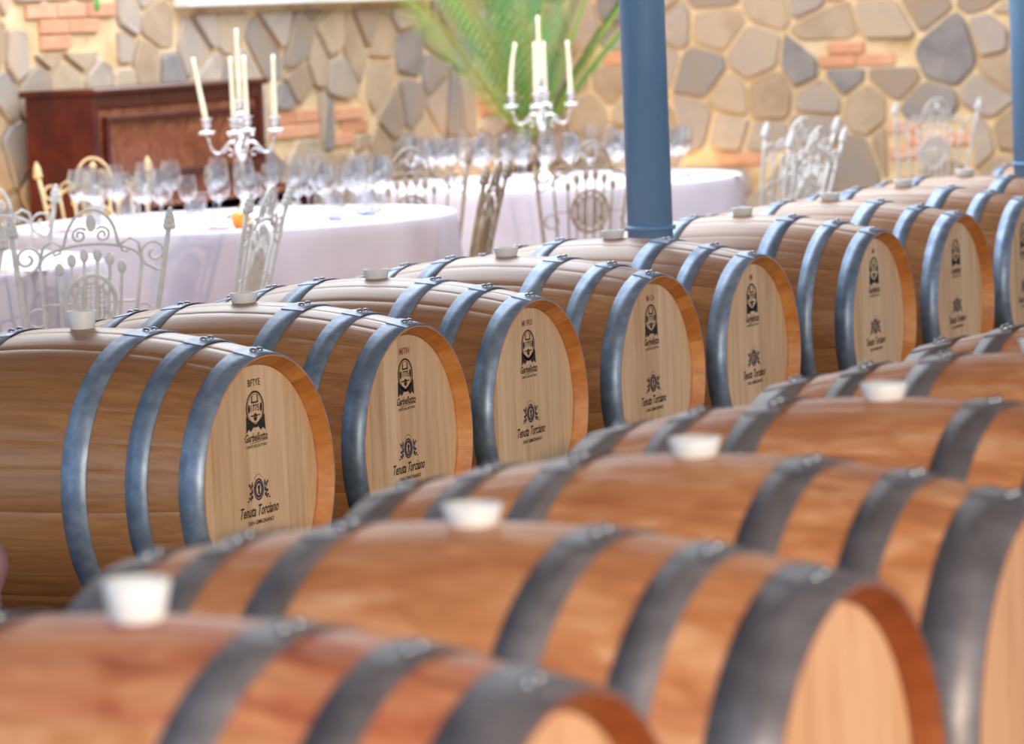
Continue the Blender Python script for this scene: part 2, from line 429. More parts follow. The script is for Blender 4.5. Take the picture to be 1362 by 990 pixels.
def head_boards():
    n = 7; R = R_IN-.001; out = []; rnd = random.Random(3)
    cuts = [-R]; tot = [rnd.uniform(.8,1.2) for _ in range(n)]; s = sum(tot)
    for t in tot: cuts.append(cuts[-1]+2*R*t/s)
    for i in range(n):
        a, b_ = cuts[i], cuts[i+1]; g = .0006
        a2 = a+g if i else a+.0005; b2 = b_-g if i < n-1 else b_-.0005
        ys = [a2+(b2-a2)*k/6 for k in range(7)]
        top = [(y, math.sqrt(max(R*R-y*y, 1e-6))) for y in ys]; outl = top+[(y, -z) for y, z in top[::-1]]
        m_ = len(outl); mb = MB(); vs = [(-.02, y, z) for y, z in outl]+[(0, y, z) for y, z in outl]
        fs = [tuple(m_+q for q in range(m_))[::-1]]+[(q, (q+1) % m_, m_+(q+1) % m_, m_+q) for q in range(m_)]
        mb.add(vs, fs, False); out.append(mb)
    return out
boards_b = []; boards_f = []
for mb in head_boards():
    me = mb.mesh('head_board'); me.materials.append(M_head); boards_b.append(me)
    me = mb.mesh('head_board'); me.materials.append(M_headf); boards_f.append(me)

# stamps: lettering and emblems, drawn in (across, up) and laid on the head
def text_polys(s, size, shear=0, cx=0, cy=0, width=None, sx=1):
    cu = bpy.data.curves.new('lettering', 'FONT'); cu.body = s; cu.size = size; cu.shear = shear; cu.align_x = 'CENTER'; cu.align_y = 'CENTER'; cu.resolution_u = 2; cu.offset = size*.018
    ob = bpy.data.objects.new('lettering', cu); COL.objects.link(ob)
    dg = bpy.context.evaluated_depsgraph_get(); me = bpy.data.meshes.new_from_object(ob.evaluated_get(dg))
    V = [(v.co.x, v.co.y) for v in me.vertices]; Fc = [tuple(p.vertices) for p in me.polygons]
    bpy.data.objects.remove(ob); bpy.data.curves.remove(cu); bpy.data.meshes.remove(me)
    if V:
        x0 = min(v[0] for v in V); x1 = max(v[0] for v in V); k = width/(x1-x0) if width else 1; mx = (x0+x1)/2
        V = [((x-mx)*k*sx+cx, y+cy) for x, y in V]
    return V, Fc
class Stamp:
    def __init__(s): s.mb = MB()
    def poly(s, P): s.mb.add([(0, x, y) for x, y in P], [tuple(range(len(P)))], False); return s
    def text(s, *a, **k):
        V, Fc = text_polys(*a, **k); s.mb.add([(0, x, y) for x, y in V], Fc, False); return s
    def ring(s, cx, cy, rx, ry, t, n=36, a0=0, a1=2*PI):
        vs = []; fs = []
        for i in range(n+1):
            a = a0+(a1-a0)*i/n
            vs += [(0, cx+rx*math.cos(a), cy+ry*math.sin(a)), (0, cx+(rx-t)*math.cos(a), cy+(ry-t)*math.sin(a))]
        for i in range(n): fs.append((2*i, 2*i+1, 2*i+3, 2*i+2))
        s.mb.add(vs, fs, False); return s
    def disc(s, cx, cy, rx, ry, n=20): return s.poly([(cx+rx*math.cos(2*PI*i/n), cy+ry*math.sin(2*PI*i/n)) for i in range(n)])
    def mesh(s, name, mm): me = s.mb.mesh(name); me.materials.append(mm); return me
def maker_stamp():
    s = Stamp(); cy = .165
    s.ring(0, cy, .039, .040, .0045)
    s.ring(0, cy, .032, .033, .0012)
    s.poly([(-.013,cy+.012),(.013,cy+.012),(.011,cy+.016),(-.011,cy+.016)])
    for k in (-1, 1):
        s.poly([(k*.016,cy+.013),(k*.011,cy+.013),(k*.009,cy+.030),(k*.013,cy+.028)][::k])
        s.disc(k*.0255, cy+.001, .0045, .010, 12)
        s.poly([(k*.006,cy-.033),(k*.034,cy-.018),(k*.040,cy-.014),(k*.042,cy-.052),(k*.030,cy-.044),(k*.022,cy-.050),(k*.012,cy-.042)][::k])
    s.poly([(-.008,cy-.034),(.008,cy-.034),(.010,cy-.042),(-.010,cy-.042)])
    s.poly([(-.022,cy-.014),(.022,cy-.014),(.018,cy-.017),(-.018,cy-.017)])
    s.ring(0, cy-.019, .008, .009, .0035, 16); s.disc(0, cy-.021, .004, .004, 10)
    s.text('1775', .020, cx=0, cy=cy+.001, width=.036)
    s.text('Garbellotto', .026, shear=.35, cx=0, cy=.101, width=.098)
    s.poly([(-.030,.0885),(.050,.0915),(.050,.0928),(-.030,.0898)])
    s.text("L'ARTE DEL BOTTAIO", .009, cx=0, cy=.082, width=.088)
    return s.mesh('maker_stamp', M_ink)
def winery_stamp():
    s = Stamp(); cy = -.015
    s.ring(0, cy, .0215, .0245, .004)
    s.ring(0, cy, .0165, .019, .0055)
    s.poly([(-.004,cy-.010),(.006,cy-.012),(.004,cy-.001),(.007,cy+.006),(.001,cy+.011),(-.005,cy+.006),(-.002,cy-.001)])
    s.ring(0, cy+.004, .024, .030, .0012, 16, .7, PI-.7)
    for k in (-1, 1):
        for (x, y, a, b) in ((.027,.012,.003,.008),(.034,.008,.003,.006),(.040,.013,.0028,.004),(.028,-.002,.004,.006),(.036,-.006,.005,.004),(.030,-.014,.005,.005),(.040,-.016,.004,.003),(.046,-.022,.004,.002),(.035,-.020,.003,.003)):
            s.disc(k*x, cy+y, a, b, 9)
    return s.mesh('winery_crest', M_inkblue)
def winery_name():
    s = Stamp()
    s.text('Tenuta Torciano', .034, shear=.45, cx=0, cy=-.062, width=.165)
    s.text('SAN GIMIGNANO', .013, cx=.004, cy=-.087, width=.112)
    return s.mesh('winery_name', M_ink)
ME_maker, ME_crest, ME_name = maker_stamp(), winery_stamp(), winery_name()
def code_stamp(t, mm):
    s = Stamp(); s.text(t, .022, cx=0, cy=.222, width=.0105*len(t)); return s.mesh('cask_code', mm)

HOOPS_B = [(.146,.206),(.299,.349),(.420,HL)]
HOOPS_F = [(.138,.196),(.277,.330),(.394,HL)]
hoop_me = {}
for key, hs, mm in (('b', HOOPS_B, M_hoop), ('f', HOOPS_F, M_hoopf)):
    hoop_me[key] = []
    for a, b in hs:
        for sg in (1, -1):
            me = (hoop_mesh(a, b) if sg > 0 else hoop_mesh(-b, -a)).mesh('hoop'); me.materials.append(mm)
            hoop_me[key].append((me, sg*(a+b)/2))
rivet_me = rivet_mesh().mesh('rivet'); rivet_me.materials.append(M_rivet)
bung_me = MB().lathe([(.020,-.03),(.0275,-.004),(.0285,.002),(.0345,.034),(.0335,.0355),(.028,.0355),(.026,.031),(1e-5,.031)], 24).mesh('bung'); bung_me.materials.append(M_bung)
bungl_me = MB().lathe([(.020,-.03),(.0275,-.004),(.0300,.002),(.0355,.022),(.0345,.0235),(.029,.0235),(.027,.020),(1e-5,.020)], 24).mesh('bung'); bungl_me.materials.append(M_bung)

def barrel(x, y, z, yaw, kind, label, seed, code=None, tall_bung=False, stained=False, group=None):
    rnd = random.Random(seed)
    t = thing('wine_barrel', label, 'barrel', (x, y, z-RB), yaw, group)
    O = (0, 0, RB)
    ws = [0,1,2]*9; rnd.shuffle(ws); ang = rnd.uniform(0, .2)
    for k in ws:
        a = ang+WID[k]/2; ang += WID[k]; ta = (a+PI) % (2*PI)-PI
        mk = 'w' if stained and abs(ta) < .55 else kind
        link('stave', stave_me[mk][k], None, t, O, (-a, 0, 0))
    for me, xm in hoop_me[kind]:
        h = link('hoop', me, None, t, O)
        tw = rnd.uniform(-.05, .05); h.rotation_euler = (tw, 0, 0)
        for da in (-.045, .05):
            r = rad(xm)+.0035; tilt = math.atan(2*(RB-RH)*xm/HL**2)
            R = Matrix.Rotation(-da, 4, 'X') @ Matrix.Translation((xm, 0, r)) @ Matrix.Rotation(tilt, 4, 'Y')
            rv = link('rivet', rivet_me, None, h); rv.matrix_local = R
    for sg in (1, -1):
        hd = bpy.data.objects.new('head', None); COL.objects.link(hd); hd.parent = t
        hd.location = (sg*(HL-D_IN), 0, RB); hd.rotation_euler = (0, 0, 0 if sg > 0 else PI)
        for me in (boards_b if kind == 'b' else boards_f): link('head_board', me, None, hd)
        if sg > 0 and kind == 'b':
            for me in (ME_maker, ME_crest, ME_name): link(me.name.split('.')[0], me, None, hd, (.0006, 0, 0))
            if code: link('cask_code', code_stamp(*code), None, hd, (.0006, 0, 0))
    bz = link('bung', bung_me if tall_bung else bungl_me, None, t, (0, 0, 2*RB+(.004 if tall_bung else .0)))
    return t
BK = [(.066,-.118,-.007,.010),(-.018,.745,.005,-.006),(-.060,1.515,-.001,-.008),(-.015,2.205,-.006,-.002),(0,2.896,-.003,-.001),
      (.034,3.815,.002,.007),(.044,4.557,.002,.009),(.018,5.34,.015,.01),(-.034,6.15,0,.004),(-.02,7.9,0,.004)]
ordn = ['first','second','third','fourth','fifth']
codes = [('BFTYE', M_ink),('MITIN', M_inkred),('MI FRO', M_inkred),('MI CA', M_inkred),('MI', M_inkred),('MI', M_inkred),None,None,None,None]
for i, (x, y, yaw, dz) in enumerate(BK):
    if i < 5: lab = 'stamped pale-headed oak barrel, %s from the near blue column, chairs and tables behind it' % ordn[4-i]
    elif i < 9: lab = 'stamped oak barrel, %s past the near blue column towards the far one' % ordn[i-5]
    else: lab = 'oak barrel lying past the far blue column by the stone wall'
    barrel(x, y, .5+dz, yaw, 'b', lab, 100+i, codes[i], tall_bung=(i == 0), group='stamped barrels in the back row')
FR = [(2.665,-4.045,.040,.082),(2.694,-3.355,.012,.082),(2.678,-2.665,.029,.077),(2.687,-1.973,.029,.077),(2.704,-1.282,.029,.077),(2.72,-.59,.029,.077)]
for i, (x, y, yaw, dz) in enumerate(FR):
    lab = 'orange-brown oak barrel with wine-red stains round its bung, end of the plain-headed row' if i == 0 else \
          'orange-brown plain-headed oak barrel, %s from the wine-stained barrel at the row end' % ordn[i-1]
    barrel(x, y, .5+dz, yaw, 'f', lab, 200+i, stained=(i == 0), tall_bung=(i == 0), group='plain-headed barrels in the front row')

# rails that carry the rows
def rail(x, y0, y1, ztop, label):
    t = thing('barrel_rail', label, 'rail', (x, (y0+y1)/2, 0), 0, 'timber rails under the barrels')
    h = (y1-y0)/2
    MB().bbox((-.05,-h,ztop-.11),(.05,h,ztop), .006).build('beam', M_rail, t)
    n = int((y1-y0)/1.4)+1
    for k in range(n+1):
        yy = -h+.08+(2*h-.16)*k/n
        MB().bbox((-.06,yy-.06,0),(.06,yy+.06,ztop-.11), .006).build('block', M_rail, t)
zr = .5-rad(.25)-.021
rail(-.25, -.55, 8.4, zr, 'dark timber rail under the piano side of the stamped barrels')
rail(.25, -.55, 8.4, zr, 'dark timber rail under the aisle side of the stamped barrels')
rail(2.68-.25, -4.5, -.1, zr+.076, 'dark timber rail under the aisle side of the plain-headed barrels')
rail(2.68+.25, -4.5, -.1, zr+.076, 'dark timber rail under the outer side of the plain-headed barrels')

# knob-headed post by the first barrel
kp = thing('knob_post', 'rounded mauve knob on a short post in front of the first stamped barrel', 'post', (.122,-.63,0))
MB().lathe([(.075,0),(.075,.02),(.022,.03),(.018,.24),(.024,.285)], 16).build('post', M_knob, kp)
MB().lathe([(.024,.285),(.031,.305),(.029,.330),(.040,.352),(.050,.385),(.049,.412),(.034,.438),(1e-5,.447)], 20, cap=False).build('knob', M_knob, kp)

# ------------------------------------------------------------------ tables
def cloth_mesh(R, zt, seed):
    rnd = random.Random(seed); n = 144; nf = 13; ph = [rnd.uniform(0, 2*PI) for _ in range(4)]
    rings = [(0,0)]+[(R*k/4, 0) for k in (1,2,3)]+[(R-.012,0),(R-.003,.004),(R+.002,.014)]
    drop = [.05,.12,.22,.34,.48,.60,.70]
    vs = [(0,0,zt)]; fs = []
    def fold(a): return .55*math.sin(nf*a+ph[0]+.8*math.sin(2*a+ph[1]))+.3*math.sin(7*a+ph[2])+.25*math.sin(23*a+ph[3])
    rows = []
    for r, d in rings[1:]: rows.append([(r*math.cos(2*PI*i/n), r*math.sin(2*PI*i/n), zt-d) for i in range(n)])
    for d in drop:
        row = []
        for i in range(n):
            a = 2*PI*i/n; k = d/.7; rr = R+.004+.035*k+.07*k**1.1*fold(a); row.append((rr*math.cos(a), rr*math.sin(a), zt-d-.03*k*math.cos(2*a)*0))
        rows.append(row)
    for row in rows: vs += row
    for i in range(n): fs.append((0, 1+i, 1+(i+1) % n))
    for k in range(len(rows)-1):
        for i in range(n):
            j = (i+1) % n; fs.append((1+k*n+i, 1+(k+1)*n+i, 1+(k+1)*n+j, 1+k*n+j))
    return MB().add(vs, fs, True)
T0, T1, T2 = (-3.013,3.126), (-2.989,5.729), (-2.848,8.365)
tn = ['with the purple-edged cards', 'in front of the piano', 'in front of the palm']
for (x, y), nm, sd in zip((T0, T1, T2), tn, (1, 2, 3)):
    t = thing('round_table', 'round banquet table hidden under the cloth, '+nm, 'table', (x, y, 0))
    MB().lathe([(.893,.715),(.893,.742)], 48).build('tabletop', M_rail, t)
    for k in range(4):
        a = PI/4+k*PI/2; MB().lathe([(.02,0),(.025,.715)], 8, (.6*math.cos(a), .6*math.sin(a), 0)).build('leg', M_rail, t)
    c = cloth_mesh(.9, .75, sd).build('tablecloth', M_cloth, None, (x, y, 0))
    tag(c, 'white cloth draped to the floor over the round table '+nm, 'tablecloth', 'white round tablecloths')

# glasses
wine_me = MB().lathe([(.036,.0005),(.034,.003),(.010,.006),(.0042,.012),(.0040,.085),(.0075,.096),(.030,.112),(.043,.135),(.0465,.158),(.043,.190),(.0345,.226)], 20, cap=False).mesh('wine_glass')
wine2_me = MB().lathe([(.034,.0005),(.032,.003),(.009,.006),(.0040,.012),(.0038,.085),(.007,.094),(.024,.108),(.035,.128),(.038,.150),(.036,.178),(.030,.200)], 20, cap=False).mesh('wine_glass')
tumb_me = MB().lathe([(1e-4,.004),(.030,.004),(.032,.0),(.034,.006),(.037,.05),(.039,.092)], 18, cap=False).mesh('tumbler')
for me in (wine_me, wine2_me, tumb_me): me.materials.append(M_glass)
RGT = (0.8971, 0.4418); FWD = (-0.4454, 0.8953)
def place(me, nm, T, r, f, label, cat, group):
    o = link(nm, me, None, None, (T[0]+RGT[0]*r+FWD[0]*f, T[1]+RGT[1]*r+FWD[1]*f, .7505)); o.rotation_euler = (0,0,random.uniform(0,6)); return tag(o, label, cat, group)
random.seed(9)
for T, nm, gr, jobs in ((T1, 'the round table in front of the piano', 'glasses on the piano table', 1), (T2, 'the round table in front of the palm', 'glasses on the palm table', 2)):
    pts = []
    n_set = 12
    for k in range(n_set):
        a = 2*PI*(k+.3)/n_set
        for j, (dr, da) in enumerate(((.0,-.172),(.03,.0),(-.02,.172),(-.13,.085))):
            rr = .60+dr+random.uniform(-.02,.02); aa = a+da+random.uniform(-.006,.006)
            pts.append((rr*math.cos(aa), rr*math.sin(aa), j))
    for r, f, j in pts:
        if j == 2 and jobs == 1: place(tumb_me, 'tumbler', T, r, f, 'low clear tumbler among the wine glasses on '+nm, 'glass', gr)
        else:
            big = (j in (0, 1)); place(wine_me if big else wine2_me, 'wine_glass', T, r, f,
                  ('large' if big else 'smaller')+' clear stemmed wine glass on '+nm, 'wine glass', gr)
for r, f in ((.44,-.62),(.38,-.70),(.62,-.36)):
    place(wine2_me, 'wine_glass', T0, r, f, 'clear stemmed wine glass on the round table with purple-edged cards', 'wine glass', 'glasses on the card table')

# printed cards and place settings
def card(T, r, f, rz, colr, lab):
    t = thing('menu_card', lab, 'card', (T[0]+RGT[0]*r+FWD[0]*f, T[1]+RGT[1]*r+FWD[1]*f, .7502), rz, 'printed cards on the tables')
    MB().box((-.15,-.105,0),(.15,.105,.003)).build('sheet', M_paper, t)
    MB().box((-.145,-.1,.003),(-.06,.1,.0036)).build('printed_band', colr[0], t)
    MB().box((-.05,-.08,.003),(.02,-.01,.0036)).build('printed_block', colr[1], t)
    MB().box((.04,.03,.003),(.13,.045,.0036)).build('printed_line', colr[0], t)
    return t
card(T1, .52, -.42, .5, (M_purple, M_orange), 'card with purple band and orange block near the edge of the piano table')
card(T1, .64, -.10, .7, (M_blue, M_purple), 'card with blue band and purple block on the piano table')
card(T1, .10, -.76, .46, (M_pink, M_orange), 'card with pink band lying before the glasses on the piano table')
card(T1, -.52, -.52, .3, (M_pink, M_purple), 'card with pink band and purple block on the piano table')
card(T0, .62, -.44, .5, (M_pink, M_orange), 'card with magenta band and orange block on the table behind the scrolled chair')
card(T0, .28, -.70, .4, (M_pink, M_purple), 'card with magenta band and purple block on the table behind the scrolled chair')
card(T2, .72, -.2, .5, (M_blue, M_purple), 'card with blue band on the palm table')
am = thing('amber_votive', 'small amber glass votive cup on the piano table edge', 'votive', (T1[0]+RGT[0]*.09-FWD[0]*.78, T1[1]+RGT[1]*.09-FWD[1]*.78, .75))
MB().lathe([(.020,0),(.034,.012),(.038,.035),(.030,.058),(.026,.062),(.024,.058),(1e-5,.05)], 18).build('cup', M_amber, am)
MB().lathe([(.012,.050),(.012,.060),(1e-5,.061)], 12).build('tealight', M_candle, am)

# candelabra
def candelabrum(loc, rz, label, tilts, clabel, group):
    t = thing('candelabrum', label, 'candelabrum', loc, rz)
    MB().lathe([(.075,0),(.078,.006),(.070,.014),(.045,.024),(.026,.04),(.016,.06)], 24, cap=True).build('base', M_silver, t)
    MB().lathe([(.016,.06),(.011,.08),(.017,.10),(.022,.115),(.013,.135),(.010,.17),(.014,.20),(.010,.225),(.018,.25),(.026,.27),(.020,.29),(.012,.305),(.016,.33),(.011,.35),(.011,.405),(.016,.41)], 16).build('stem', M_silver, t)
    cup = [(.010,0),(.030,.006),(.033,.010),(.014,.014),(.012,.022),(.018,.034),(.020,.045),(.014,.056),(.024,.062),(.027,.067),(.0125,.067),(.0125,.05),(1e-5,.05)]
    spots = [(0, 0, .41)]
    for k in range(4):
        a = k*PI/2; R = .128; pts = []
        for i in range(13):
            s = i/12; rr = .012+R*s-.0*s; zz = .285+.035*math.sin(s*PI*1.15)*(1-s)*1.8-.055*math.sin(PI*s)*s*1.5+.055*s**4
            pts.append((rr*math.cos(a), rr*math.sin(a), zz))
        arm = MB().tube(pts, .0065, 7, taper=(1.2,.85)).build('arm', M_silver, t)
        MB().ball((.045*math.cos(a), .045*math.sin(a), .335), .009).build('bead', M_silver, arm)
        sp = []
        for i in range(14):
            q = i/13*1.7*PI; r2 = .022*(1-i/18); sp.append(((.05+r2*math.cos(q))*math.cos(a), (.05+r2*math.cos(q))*math.sin(a), .262+r2*math.sin(q)))
        MB().tube(sp, .0035, 5).build('scroll', M_silver, arm)
        e = pts[-1]; spots.append(e)
    for (x, y, z) in spots:
        c = MB().lathe(cup, 16, cap=False).build('candle_cup', M_silver, t, (x, y, z))
        for q in range(4):
            b = q*PI/2+PI/4; MB().ball((.031*math.cos(b), .031*math.sin(b), .008), .0075, 7).build('bead', M_silver, c)
    R = Matrix.Rotation(rz, 4, 'Z')
    for i, (x, y, z) in enumerate(spots):
        p = Matrix.Translation(loc) @ R @ Vector((x, y, z+.052)); dx, dy, hh = tilts[i]
        cd = thing('taper_candle', clabel[1] if abs(dx)+abs(dy) > .09 else clabel[0], 'candle', p, 0, group)
        pts = [(dx*s*hh*(s if len(clabel) > 2 else 1), dy*s*hh, hh*s) for s in [k/8 for k in range(9)]]
        MB().tube(pts, .0118, 12, taper=(1.0,.68)).build('wax', M_candle, cd)
        e = pts[-1]; MB().tube([e, (e[0], e[1], e[2]+.008)], .0012, 5).build('wick', M_wick, cd)
candelabrum((T1[0]+.045, T1[1]+.02, .75), .35, 'silver five-arm candelabrum among the glasses in front of the piano',
    [(0,0,.30),(.02,.0,.26),(-.01,.02,.26),(-.15,-.06,.26),(.0,-.03,.26)], ('upright cream taper candle in the candelabrum before the piano', 'leaning cream taper candle in the candelabrum before the piano'), 'candles before the piano')
candelabrum((T2[0]-.02, T2[1], .75), .30, 'silver five-arm candelabrum among the glasses in front of the palm',
    [(0,0,.30),(-.03,.0,.25),(.0,.01,.25),(.12,.03,.25),(.01,-.01,.25)], ('upright cream taper candle in the candelabrum before the palm', 'bent cream taper candle in the candelabrum before the palm', 1), 'candles before the palm')

# ------------------------------------------------------------------ wrought iron chairs
def make_chair(mm):
    t = thing('iron_chair', 'chair', 'chair')
    SEAT = .45; MC = .24
    def P(s, h, d=0): return (s, -.19-.16*h-.12*h*h+d, SEAT+h*.965)
    def tubeP(pts, r, name, parent, n=6, closed=False): return MB().tube([P(*q) for q in pts], r, n, closed).build(name, mm, parent)
    def spiral(cx, cy, r, a0, turns, dirn=1, n=22, shrink=.78):
        return [(cx+r*(1-shrink*i/(n-1))*math.cos(a0+dirn*2*PI*turns*i/(n-1)), cy+r*(1-shrink*i/(n-1))*math.sin(a0+dirn*2*PI*turns*i/(n-1))) for i in range(n)]
    for k in (-1, 1):
        post = tubeP([(k*(.185+.06*i/6), .47*i/6) for i in range(7)], .0085, 'post', t, 8)
        fm = MB()
        for q in range(6):
            a = q*PI/3; ln = .022
            for lv, (hh, rr) in enumerate(((.478,.012),(.496,.010),(.512,.006))):
                p = P(k*.247, hh); fm.ball((p[0]+rr*math.cos(a+lv*.5), p[1]+rr*math.sin(a+lv*.5), p[2]), .0085, 6, (1,1,1.5))
        p = P(k*.248, .527); fm.ball(p, .008, 6, (1,1,1.6)); fm.build('finial', mm, post)
        tubeP([(k*(.128+.032*i/4), .375*i/4) for i in range(5)], .0055, 'bar', t)
        # C scroll between post and inner bar
        sc = [(k*.236, .335), (k*.208, .338)]+[(k*x, y) for x, y in spiral(.199, .395, .045, -2.2, 1.35, -1)]
        tubeP(sc, .0048, 'scroll', t)
        tubeP([(k*x, y) for x, y in spiral(.166, .200, .030, 0, 1, 1, 18, 0)], .0042, 'ring', t, 5, True)
        # S scroll from inner bar to the crest
        ss = [(k*.160, .375), (k*.150, .430), (k*.122, .447), (k*.094, .430), (k*.096, .408), (k*.114, .402), (k*.118, .416)]
        tubeP(ss, .0045, 'scroll', t)
        tubeP([(k*x, y) for x, y in spiral(.036, .462, .026, 2.4, 1.5, -1)], .0045, 'scroll', t)
        tubeP([(k*.146, .24), (k*.074, .24)], .004, 'link', t, 5)
        tubeP([(k*.186, .02), (k*.13, .02)], .004, 'link', t, 5)
    tubeP([(.16*math.cos(PI*i/16), .375+.058*math.sin(PI*i/16)) for i in range(17)], .0058, 'arch', t)
    tubeP([(.084*math.cos(PI*i/16)*(1 if i not in (0,16) else 1.1), .418+.127*math.sin(PI*i/16)) for i in range(17)], .0055, 'crest', t)
    lf = MB(); p = P(0, .500); lf.ball(p, .022, 8, (.75,.35,1.25)); lf.build('leaf', mm, t)
    for s_, h_ in ((-.098,.366),(-.060,.394),(-.021,.408),(.021,.408),(.060,.394),(.098,.366)):
        br = tubeP([(s_*(.86+.14*i/4), (h_-.02)*i/4) for i in range(5)], .0052, 'bar', t)
        p = P(s_, h_-.012); MB().ball(p, .017, 6, (.85,.35,1.25)).build('spade_tip', mm, br)
    med = tubeP([(.078*math.cos(2*PI*i/28), (MC)+.092*math.sin(2*PI*i/28)) for i in range(28)], .008, 'medallion', t, 6, True)
    tubeP([(.055*math.cos(2*PI*i/24), (MC)+.066*math.sin(2*PI*i/24)) for i in range(24)], .005, 'inner_ring', med, 5, True)
    lt = MB()
    for i in range(14):
        a = 2*PI*i/14; lt.tube([P(.055*math.cos(a), (MC)+.066*math.sin(a)), P(.076*math.cos(a), (MC)+.09*math.sin(a))], .004, 5)
    for i in range(-3, 4):
        x = .05*i/3.6; hh = .066*math.sqrt(max(0, 1-(x/.055)**2)); lt.tube([P(x, (MC)-hh), P(x, (MC)+hh)], .003, 4)
        y = .06*i/3.6; ww = .055*math.sqrt(max(0, 1-(y/.066)**2)); lt.tube([P(-ww, (MC)+y), P(ww, (MC)+y)], .003, 4)
    lt.build('lattice', mm, med)
    seat = MB().lathe([(.196,-.012),(.204,-.004),(.204,.004),(.196,.010),(.19,.008),(.10,.004),(1e-5,.003)], 32, (0,0,SEAT)); seat.build('seat', mm, t)
    for sx in (-1, 1):
        for sy in (-1, 1):
            x, y = sx*.14, sy*.14
            MB().tube([(x*(1+.35*s*s), y*(1+.35*s*s), SEAT-.01-(SEAT-.012)*s) for s in (0,.25,.5,.75,1)], .009, 7).build('leg', mm, t)
    MB().tube([(.165*math.cos(2*PI*i/24), .165*math.sin(2*PI*i/24), .20) for i in range(24)], .005, 5, True).build('stretcher', mm, t)
    return t
proto = {'w': make_chair(M_iron), 'o': make_chair(M_ironshade), 'y': make_chair(M_ironwarm)}
first = set()
def chair(kind, x, y, face, label):
    o = copy_tree(proto[kind]) if kind in first else proto[kind]; first.add(kind)
    o.location = (x, y, 0); o.rotation_euler = (0, 0, face-PI/2)      # face: heading of the seat front
    return tag(o, label, 'chair', 'wrought iron chairs round the tables')
VF = math.atan2(FWD[1], FWD[0])      # heading straight away from the viewer's side of the room
chair('w', -1.80, 2.73, VF+.30, 'white scrolled iron chair pulled out beside the first stamped barrel')
chair('w', -1.93, 3.62, VF+1.36, 'white scrolled iron chair side-on between two cloth-draped tables')
chair('w', -1.84, 1.79, VF+.5, 'white iron chair next to the pulled-out scrolled chair, half out of view')
chair('w', -3.30, 4.36, VF+.35, 'white iron chair between the card table and the piano table')
chair('o', -1.88, 5.24, VF+1.40, 'iron chair toned as in shade, side-on at the edge of the piano table')
chair('o', -2.18, 7.25, VF+.22, 'iron chair toned as in shade, drawn up to the palm table, back to the barrels')
chair('o', -2.90, 7.06, VF+.1, 'iron chair toned as in shade, between the piano table and the palm table')
chair('y', -3.95, 6.34, VF+PI+.35, 'iron chair toned as in warm lamplight, close to the dark red piano side')
chair('w', -1.66, 8.05, VF+1.0, 'white iron chair side-on at the palm table, overlapped by another')
chair('w', -2.24, 9.42, VF+.75, 'white iron chair behind the side-on one at the palm table')
chair('w', -2.45, 12.22, VF+.3, 'white iron chair standing alone against the stone wall')

# ------------------------------------------------------------------ piano
pn = thing('upright_piano', 'dark red mahogany upright piano against the stone wall', 'piano', (-4.28, 6.75, 0))
Hh, Wd, Dp = 1.27, 1.5, .36
for y0 in (0, Wd-.045):
    MB().bbox((-Dp,y0,0),(0,y0+.045,Hh-.03), .004).build('side_panel', M_mahog, pn)
MB().bbox((-Dp-.02,-.02,Hh-.03),(.02,Wd+.02,Hh), .006).build('lid', M_mahog, pn)
MB().bbox((-.05,.045,Hh-.09),(-.004,Wd-.045,Hh-.03), .004).build('top_rail', M_mahog, pn)
MB().box((-Dp,.045,.1),(-Dp+.02,Wd-.045,Hh-.03)).build('back_panel', M_mahog, pn)
up = MB().bbox((-.035,.045,.74),(-.016,Wd-.045,Hh-.09), .003).build('upper_panel', M_walnut, pn)
for (a, b) in (((-.016,.09,Hh-.155),(.012,Wd-.09,Hh-.125)), ((-.016,.09,.85),(.026,Wd-.09,.885)), ((-.016,.09,.885),(.010,.12,Hh-.155)), ((-.016,Wd-.12,.885),(.010,Wd-.09,Hh-.155))):
    MB().bbox(a, b, .004).build('moulding', M_mahog, up)
MB().bbox((-.03,.0,.62),(.27,Wd,.66), .006).build('key_bed', M_mahog, pn)
MB().bbox((-.02,.05,.735),(.22,Wd-.05,.755), .006).build('key_lid', M_walnut, pn)
for y0 in (0, Wd-.05): MB().bbox((-.0,y0,.66),(.26,y0+.05,.77), .01).build('key_cheek', M_mahog, pn)
MB().bbox((.02,.06,.66),(.21,Wd-.06,.685), .003).build('keyboard', M_key, pn)
MB().bbox((-.06,.045,.12),(-.03,Wd-.045,.62), .004).build('lower_panel', M_walnut, pn)
MB().bbox((-.06,.0,0),(.02,Wd,.12), .006).build('plinth', M_mahog, pn)
for y0 in (.03, Wd-.10): MB().lathe([(.030,0),(.022,.05),(.034,.25),(.024,.45),(.038,.62)], 14, (.22,y0+.035,0)).build('leg', M_mahog, pn)

